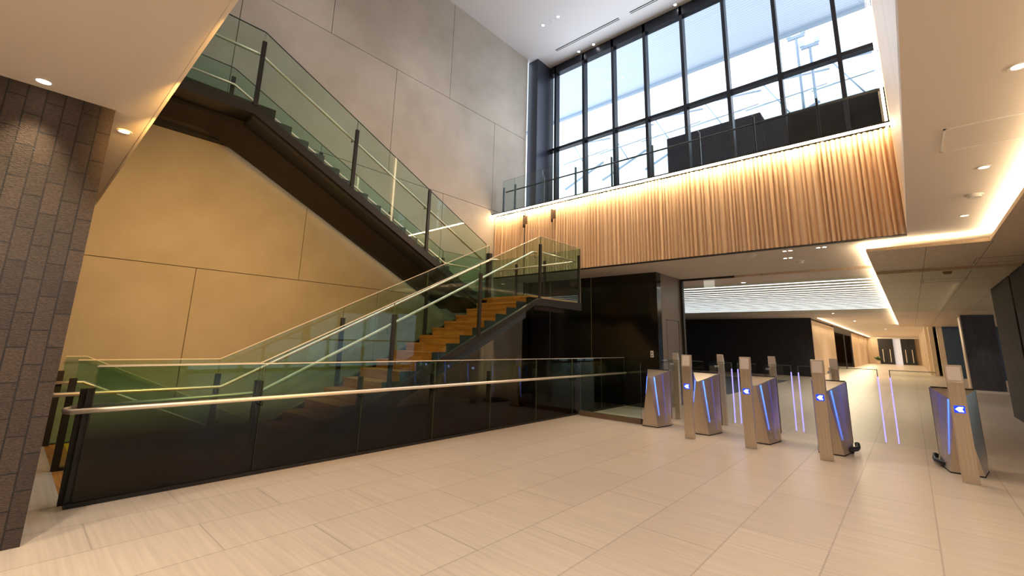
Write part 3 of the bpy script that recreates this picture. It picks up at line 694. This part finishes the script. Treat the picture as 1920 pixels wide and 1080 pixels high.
t = thing('smoke_detector', 'brown round smoke detector on the pale wood ceiling panel', 'smoke detector', (.71, 12.2, ZP)); MB().disc((0, 0), .06, -.05, -.015, 16).build('body', mat('brown_detector', (.30, .19, .09), .5), t); MB().disc((0, 0), .075, -.018, .001, 20).build('base', mat('brown_detector_base', (.30, .19, .09), .5), t)
for x, y, s in ((-1.474, 9.1, 'twin downlight above the gates, left one behind the fascia'), (-.967, 9.1, 'twin downlight above the gates, right one behind the fascia'), (-1.60, 9.85, 'twin downlight above the gates, close to the smoke detector')):
    t = thing('downlight', s, 'ceiling light', (x, y, ZC), 'twin downlights above the gates')
    for dx in (-.045, .045): MB().disc((dx, 0), .028, -.003, 0, 14).build('lens', M_LAMP, t)
    MB().box(-.09, .09, -.045, .045, -.0015, .001).build('trim_plate', M_RING, t)
for x, y, s in ((-3.2, 13.0, 'round downlight before the white baffles, above the partition'), (-2.6, 26.0, 'downlight beyond the white ceiling baffles'), (-2.3, 33, 'downlight in the corridor ceiling near the charcoal wall'), (-1.3, 45, 'downlight far down the corridor ceiling')):
    downlight(x, y, ZC, s, M_LAMPN, 'corridor downlights', .07)
# hall ceiling lamps
for x, y, s in ((-7.02, 8.93, 'small round spotlight in the high white ceiling, left of the pair'), (-6.48, 8.93, 'small round spotlight in the high white ceiling, right of the pair'), (-6.87, 10.6, 'small round spotlight at the window head, left of the next pair'), (-6.33, 10.6, 'small round spotlight at the window head, right of its pair'), (-3.77, 10.6, 'small round spotlight at the window head, right of the long air slot')):
    downlight(x, y, ZV, s, M_LAMPN, 'spotlights in the high ceiling', .05)
for (xa, xb, y, s) in ((-7.40, -5.19, 10.1, 'long black air slot in the high white ceiling by the window'), (-4.85, -2.6, 10.1, 'long black air slot in the high white ceiling, cut by the picture edge')):
    t = thing('air_slot', s, 'ceiling vent', ((xa + xb)/2, y, ZV)); h = (xb - xa)/2
    MB().box(-h, h, -.045, .045, -.004, .001).build('slot', M_BLACKM, t); MB().box(-h, h, -.012, .012, -.008, -.003).build('blade', M_RING, t)
t = thing('sensor', 'tiny ceiling sensor between two spotlights in the high ceiling', 'sensor', (-6.76, 8.93, ZV)); MB().ring((0, 0), .03, .045, -.006, .001, 16).build('trim_ring', M_RING, t)
# access hatches
t = thing('access_hatch', 'rectangular access hatch in the beige ceiling at the right', 'access hatch', (1.0, 4.94, ZC))
MB().box(-.60, .60, -.26, .26, -.004, .001).build('panel', M_BEIGE, t); MB().box(-.615, -.60, -.275, .275, -.007, .001).box(-.615, .6, .26, .275, -.007, .001).box(-.615, .6, -.275, -.26, -.007, .001).build('frame', M_RING, t)
for (x, y, s) in ((1.35, 11.0, 'flush access hatch in the pale wood ceiling before the partition header'), (.72, 13.6, 'flush access hatch in the pale wood ceiling beyond the partition header')):
    t = thing('access_hatch', s, 'access hatch', (x, y, ZP)); q = MB()
    for a in ((-.35, .35, -.3, -.29), (-.35, .35, .29, .3), (-.35, -.34, -.3, .3), (.34, .35, -.3, .3)): q.box(*a, -.003, .001)
    q.build('frame', M_JOINT, t); MB().box(-.34, .34, -.29, .29, -.001, .001).build('panel', M_WOODP, t)
for (x, y, s) in ((-2.79, 9.48, 'slim white air diffuser bar behind the fascia, left one'), (-2.35, 9.4, 'slim white air diffuser bar behind the fascia, right one')):
    t = thing('air_diffuser', s, 'ceiling vent', (x, y, ZC)); MB().box(-.012, .012, -.18, .18, -.006, .001).build('slot', M_RING, t)
t = thing('hanging_sign', 'small cream sign box hanging under the ceiling left of the white baffles', 'sign', (-3.79, 12.05, ZC)); MB().box(-.13, .13, -.02, .02, -.20, -.02).build('box', mat('cream_sign', (.75, .72, .62), .5, emit=(1, .95, .8), estr=.35), t); MB().box(-.02, .02, -.01, .01, -.02, 0).build('hanger', M_RING, t)
# linear lights set in the lobby ceiling
M_LINE = mat('white_linear_light', (.9, .9, .9), .5, emit=(.93, .95, 1), estr=1.7)
L0 = thing('linear_light', 'long white linear ceiling light nearest the glazed partition', 'ceiling light', (-4.73, 13.7, ZC), 'linear lights over the lobby')
MB().box(-4.33, 4.33, -.05, .05, -.012, .0).build('diffuser', M_LINE, L0); MB().box(-4.35, 4.35, .06, .085, -.014, .0).build('edge_strip', M_RING, L0)
for k in range(1, 17):
    dup(L0, (-4.73, 13.7 + .6 * k, ZC), 'long white linear ceiling light nearest the charcoal wall' if k == 16 else 'long white linear ceiling light, one of the middle row over the lobby')
# brackets with small square plates on the fascia
for x, s in ((-7.28, 'small square plate on a dark bracket, left one on the ribbed fascia'), (-6.36, 'small square plate on a dark bracket, right one on the ribbed fascia')):
    t = thing('spotlight_bracket', s, 'bracket', (x, YF - .05, 4.55))
    MB().box(-.012, .012, -.02, .05, -.16, .17).build('arm', M_DARK, t); MB().box(.012, .135, -.03, -.01, -.09, .13).build('plate', mat('bronze_plate', (.20, .13, .08), .5, .3), t)
# wall plate
t = thing('wall_switch', 'small cream control plate on the black wall above the first gate', 'switch', (-4.56, YB, 1.23)); MB().box(-.035, .035, -.012, 0, -.075, .075).build('plate', M_READ, t, bevel=.003)
for z in (-.035, .025): MB().box(-.014, .014, -.016, -.011, z - .014, z + .014).build('button', M_BLACKM, t)
# ------------------------------------------------------------------ cove strips of the wood ceiling panel
def strip(label, *b):
    t = thing('led_strip', label, 'light'); MB().box(*b).build('diffuser', M_LED_C, t)
q = MB(); q.box(-.36, 1.02, YP - .015, YP, ZP - .001, ZP + .05); q.box(1.02, 1.035, -7, YP, ZP - .001, ZP + .05); q.box(-.375, -.36, YP - .015, 37.6, ZP - .001, ZP + .05)
struct(q, 'trim_8', M_WOODP)
strip('warm light line along the near edge of the wood ceiling panel', -.34, 1.03, YP + .005, YP + .03, ZP + .032, ZP + .052)
strip('warm light line along the right-hand edge of the wood ceiling panel', 1.04, 1.065, -7, YP - .02, ZP + .032, ZP + .052)
strip('warm light line along the corridor edge of the wood ceiling panel', -.35, -.325, YP + .04, 37.5, ZP + .032, ZP + .052)
light('corridor_wash', 'AREA', (-3.72, 50, ZC - .02), 1100, (1, .80, .52), .05, (0, -.9, 0), size_y=41)

# ------------------------------------------------------------------ outside the tall window
f = MB(); f.box(-40, 25, YWIN + .4, 22, 16.0, 16.2)
struct(f, 'exterior_canopy', brick_mat('canopy_slats', (.70, .78, .88), (.68, .76, .87), (.52, .60, .70), 60, .16, .018, (0, 1, None), .5, .6, 0, namt=.02), 'pale slatted roof underside outside the tall window', 'canopy')
f = MB(); f.box(-40, 25, 21.9, 22.1, 15.85, 16.0); struct(f, 'exterior_edge_beam', M_EXTS)
f = MB(); f.box(-7.87, -3.75, 20, 26, ZG, 11.45); struct(f, 'exterior_block', M_EXTD, 'dark building block seen low in the tall window', 'building')
f = MB(); f.box(-3.7, 8, 20.2, 20.4, 5, 11.15); struct(f, 'exterior_parapet', M_EXTD, 'dark parapet at the lower right of the tall window', 'parapet')
def bar(name, a, b, r, label, cat, grp, M=M_EXTS):
    a, b = Vector(a), Vector(b); o = MB().tube([a - a, b - a], r, 6).build(name, M); o.location = a; tag(o, label, cat, grp); return o
for i, (px, zt, s) in enumerate(((-2.5, 16.3, 'taller light mast outside the window'), (-2.0, 15.6, 'shorter light mast outside the window'))):
    t = thing('light_mast', s, 'mast', (px, 23, 6)); MB().tube([(0, 0, 0), (0, 0, zt - 6)], .06, 8).build('pole', M_EXTS, t); MB().box(-.35, .35, -.06, .06, zt - 6.1, zt - 5.95).build('crossarm', M_EXTS, t)
    for dx in (-.3, .3): MB().box(dx - .1, dx + .1, -.08, .08, zt - 5.95, zt - 5.7).build('lamp_head', M_EXT, t)
# folded roof trusses of the building across
Z0 = 14.4
for i in range(6):
    xa = -19 + i * 3.3
    t = thing('roof_truss', 'pale folded steel roof truss of the building across, number %s from the column' % ('one two three four five six'.split()[i]), 'roof truss', (xa, 27, Z0))
    MB().tube([(0, 0, 2.4), (4.2, 0, 1.9)], .06, 6).build('top_chord', M_EXTS, t)
    MB().prism([(0, 2.4), (1.7, 2.75), (1.9, 2.45)], 'y', -.2, .2).build('fold_plate', M_EXT, t)
    MB().tube([(.2, 0, -1.2), (3.6, 0, .2)], .08, 6).build('bottom_chord', M_EXTS, t)
    MB().tube([(1.0, 0, 2.3), (2.3, 0, -.2)], .04, 6).build('diagonal', M_EXTS, t)
    MB().tube([(0, 0, .9), (4.0, 0, 1.1)], .035, 6).build('tie', M_EXTS, t)
for i, (a, b) in enumerate((((-17.5, 26, 7.4), (-8.5, 26, 12.2)), ((-15.0, 25.6, 7.2), (-8.5, 25.6, 10.4)))):
    bar('roof_beam', a, b, .28, ('upper sloping grey roof beam low in the window', 'lower sloping grey roof beam low in the window')[i], 'beam', 'sloping roof beams')
# ------------------------------------------------------------------ lamps
def spot(x, y, z, e, col=WARM, ang=1.9, size=.06, rot=(0, 0, 0), blend=.7): return light('lamp', 'SPOT', (x, y, z), e, col, size, rot, ang, blend=blend)
def aim(p, q): return (Vector(q) - Vector(p)).to_track_quat('-Z', 'Y').to_euler()
for x in (1.0, 3.5):                      # right-hand low ceiling
    for y in (-4, -1, 2, 5): spot(x, y, ZC - .25, 110, (1, .82, .62), 2.3)
for x in (-3.6, -1.2):                    # low ceiling around the viewpoint
    for y in (-4.5, -2, -.3): spot(x, y, ZC - .03, 150, (1, .82, .62), 2.3)
GOLD = (1, .54, .14)  # unseen spots without fittings, added to turn the lower plaster wall gold
for p, q, e in (((-4.4, .56), (XW, 1.2, 2.0), 200), ((-3.6, .56), (XW, 2.2, 2.4), 240), ((-2.6, .56), (XW, 3.6, 2.0), 300), ((-1.6, .56), (XW, 5.2, 1.8), 330), ((-.5, .56), (XW, 7.2, 1.6), 360)):
    p = (p[0], p[1], ZC - .06); spot(*p, e, GOLD, 1.5, .06, aim(p, q), 1.0)
for x in (-3.4, -1.47, .4): spot(x, 9.3, ZC - .03, 70, (1, .82, .62), 2.0)
spot(-4.22, 10.75, ZC - .03, 12, (1, .85, .65), .9, .02)
spot(-4.42, -.127, ZC - .03, 30, WARM, 1.2, .03); spot(-4.35, -1.2, ZC - .03, 30, WARM, 1.2, .03); spot(-5.011, .389, ZC - .03, 40, WARM, 1.8, .03)
for y in (14, 18, 23, 28, 34, 42, 50, 58, 66): spot(-1.8, y, ZC - .05, 190, (1, .90, .78), 2.5)
for x in (-7.02, -6.48, -4.4, -2.6):        # hall ceiling
    for y in (3.0, 6.0, 8.93): spot(x, y, ZV - .05, 120, NEUT, 1.5, .08)
spot(2.2, 25.8, ZP - .02, 60, NEUT, 1.0, .03)
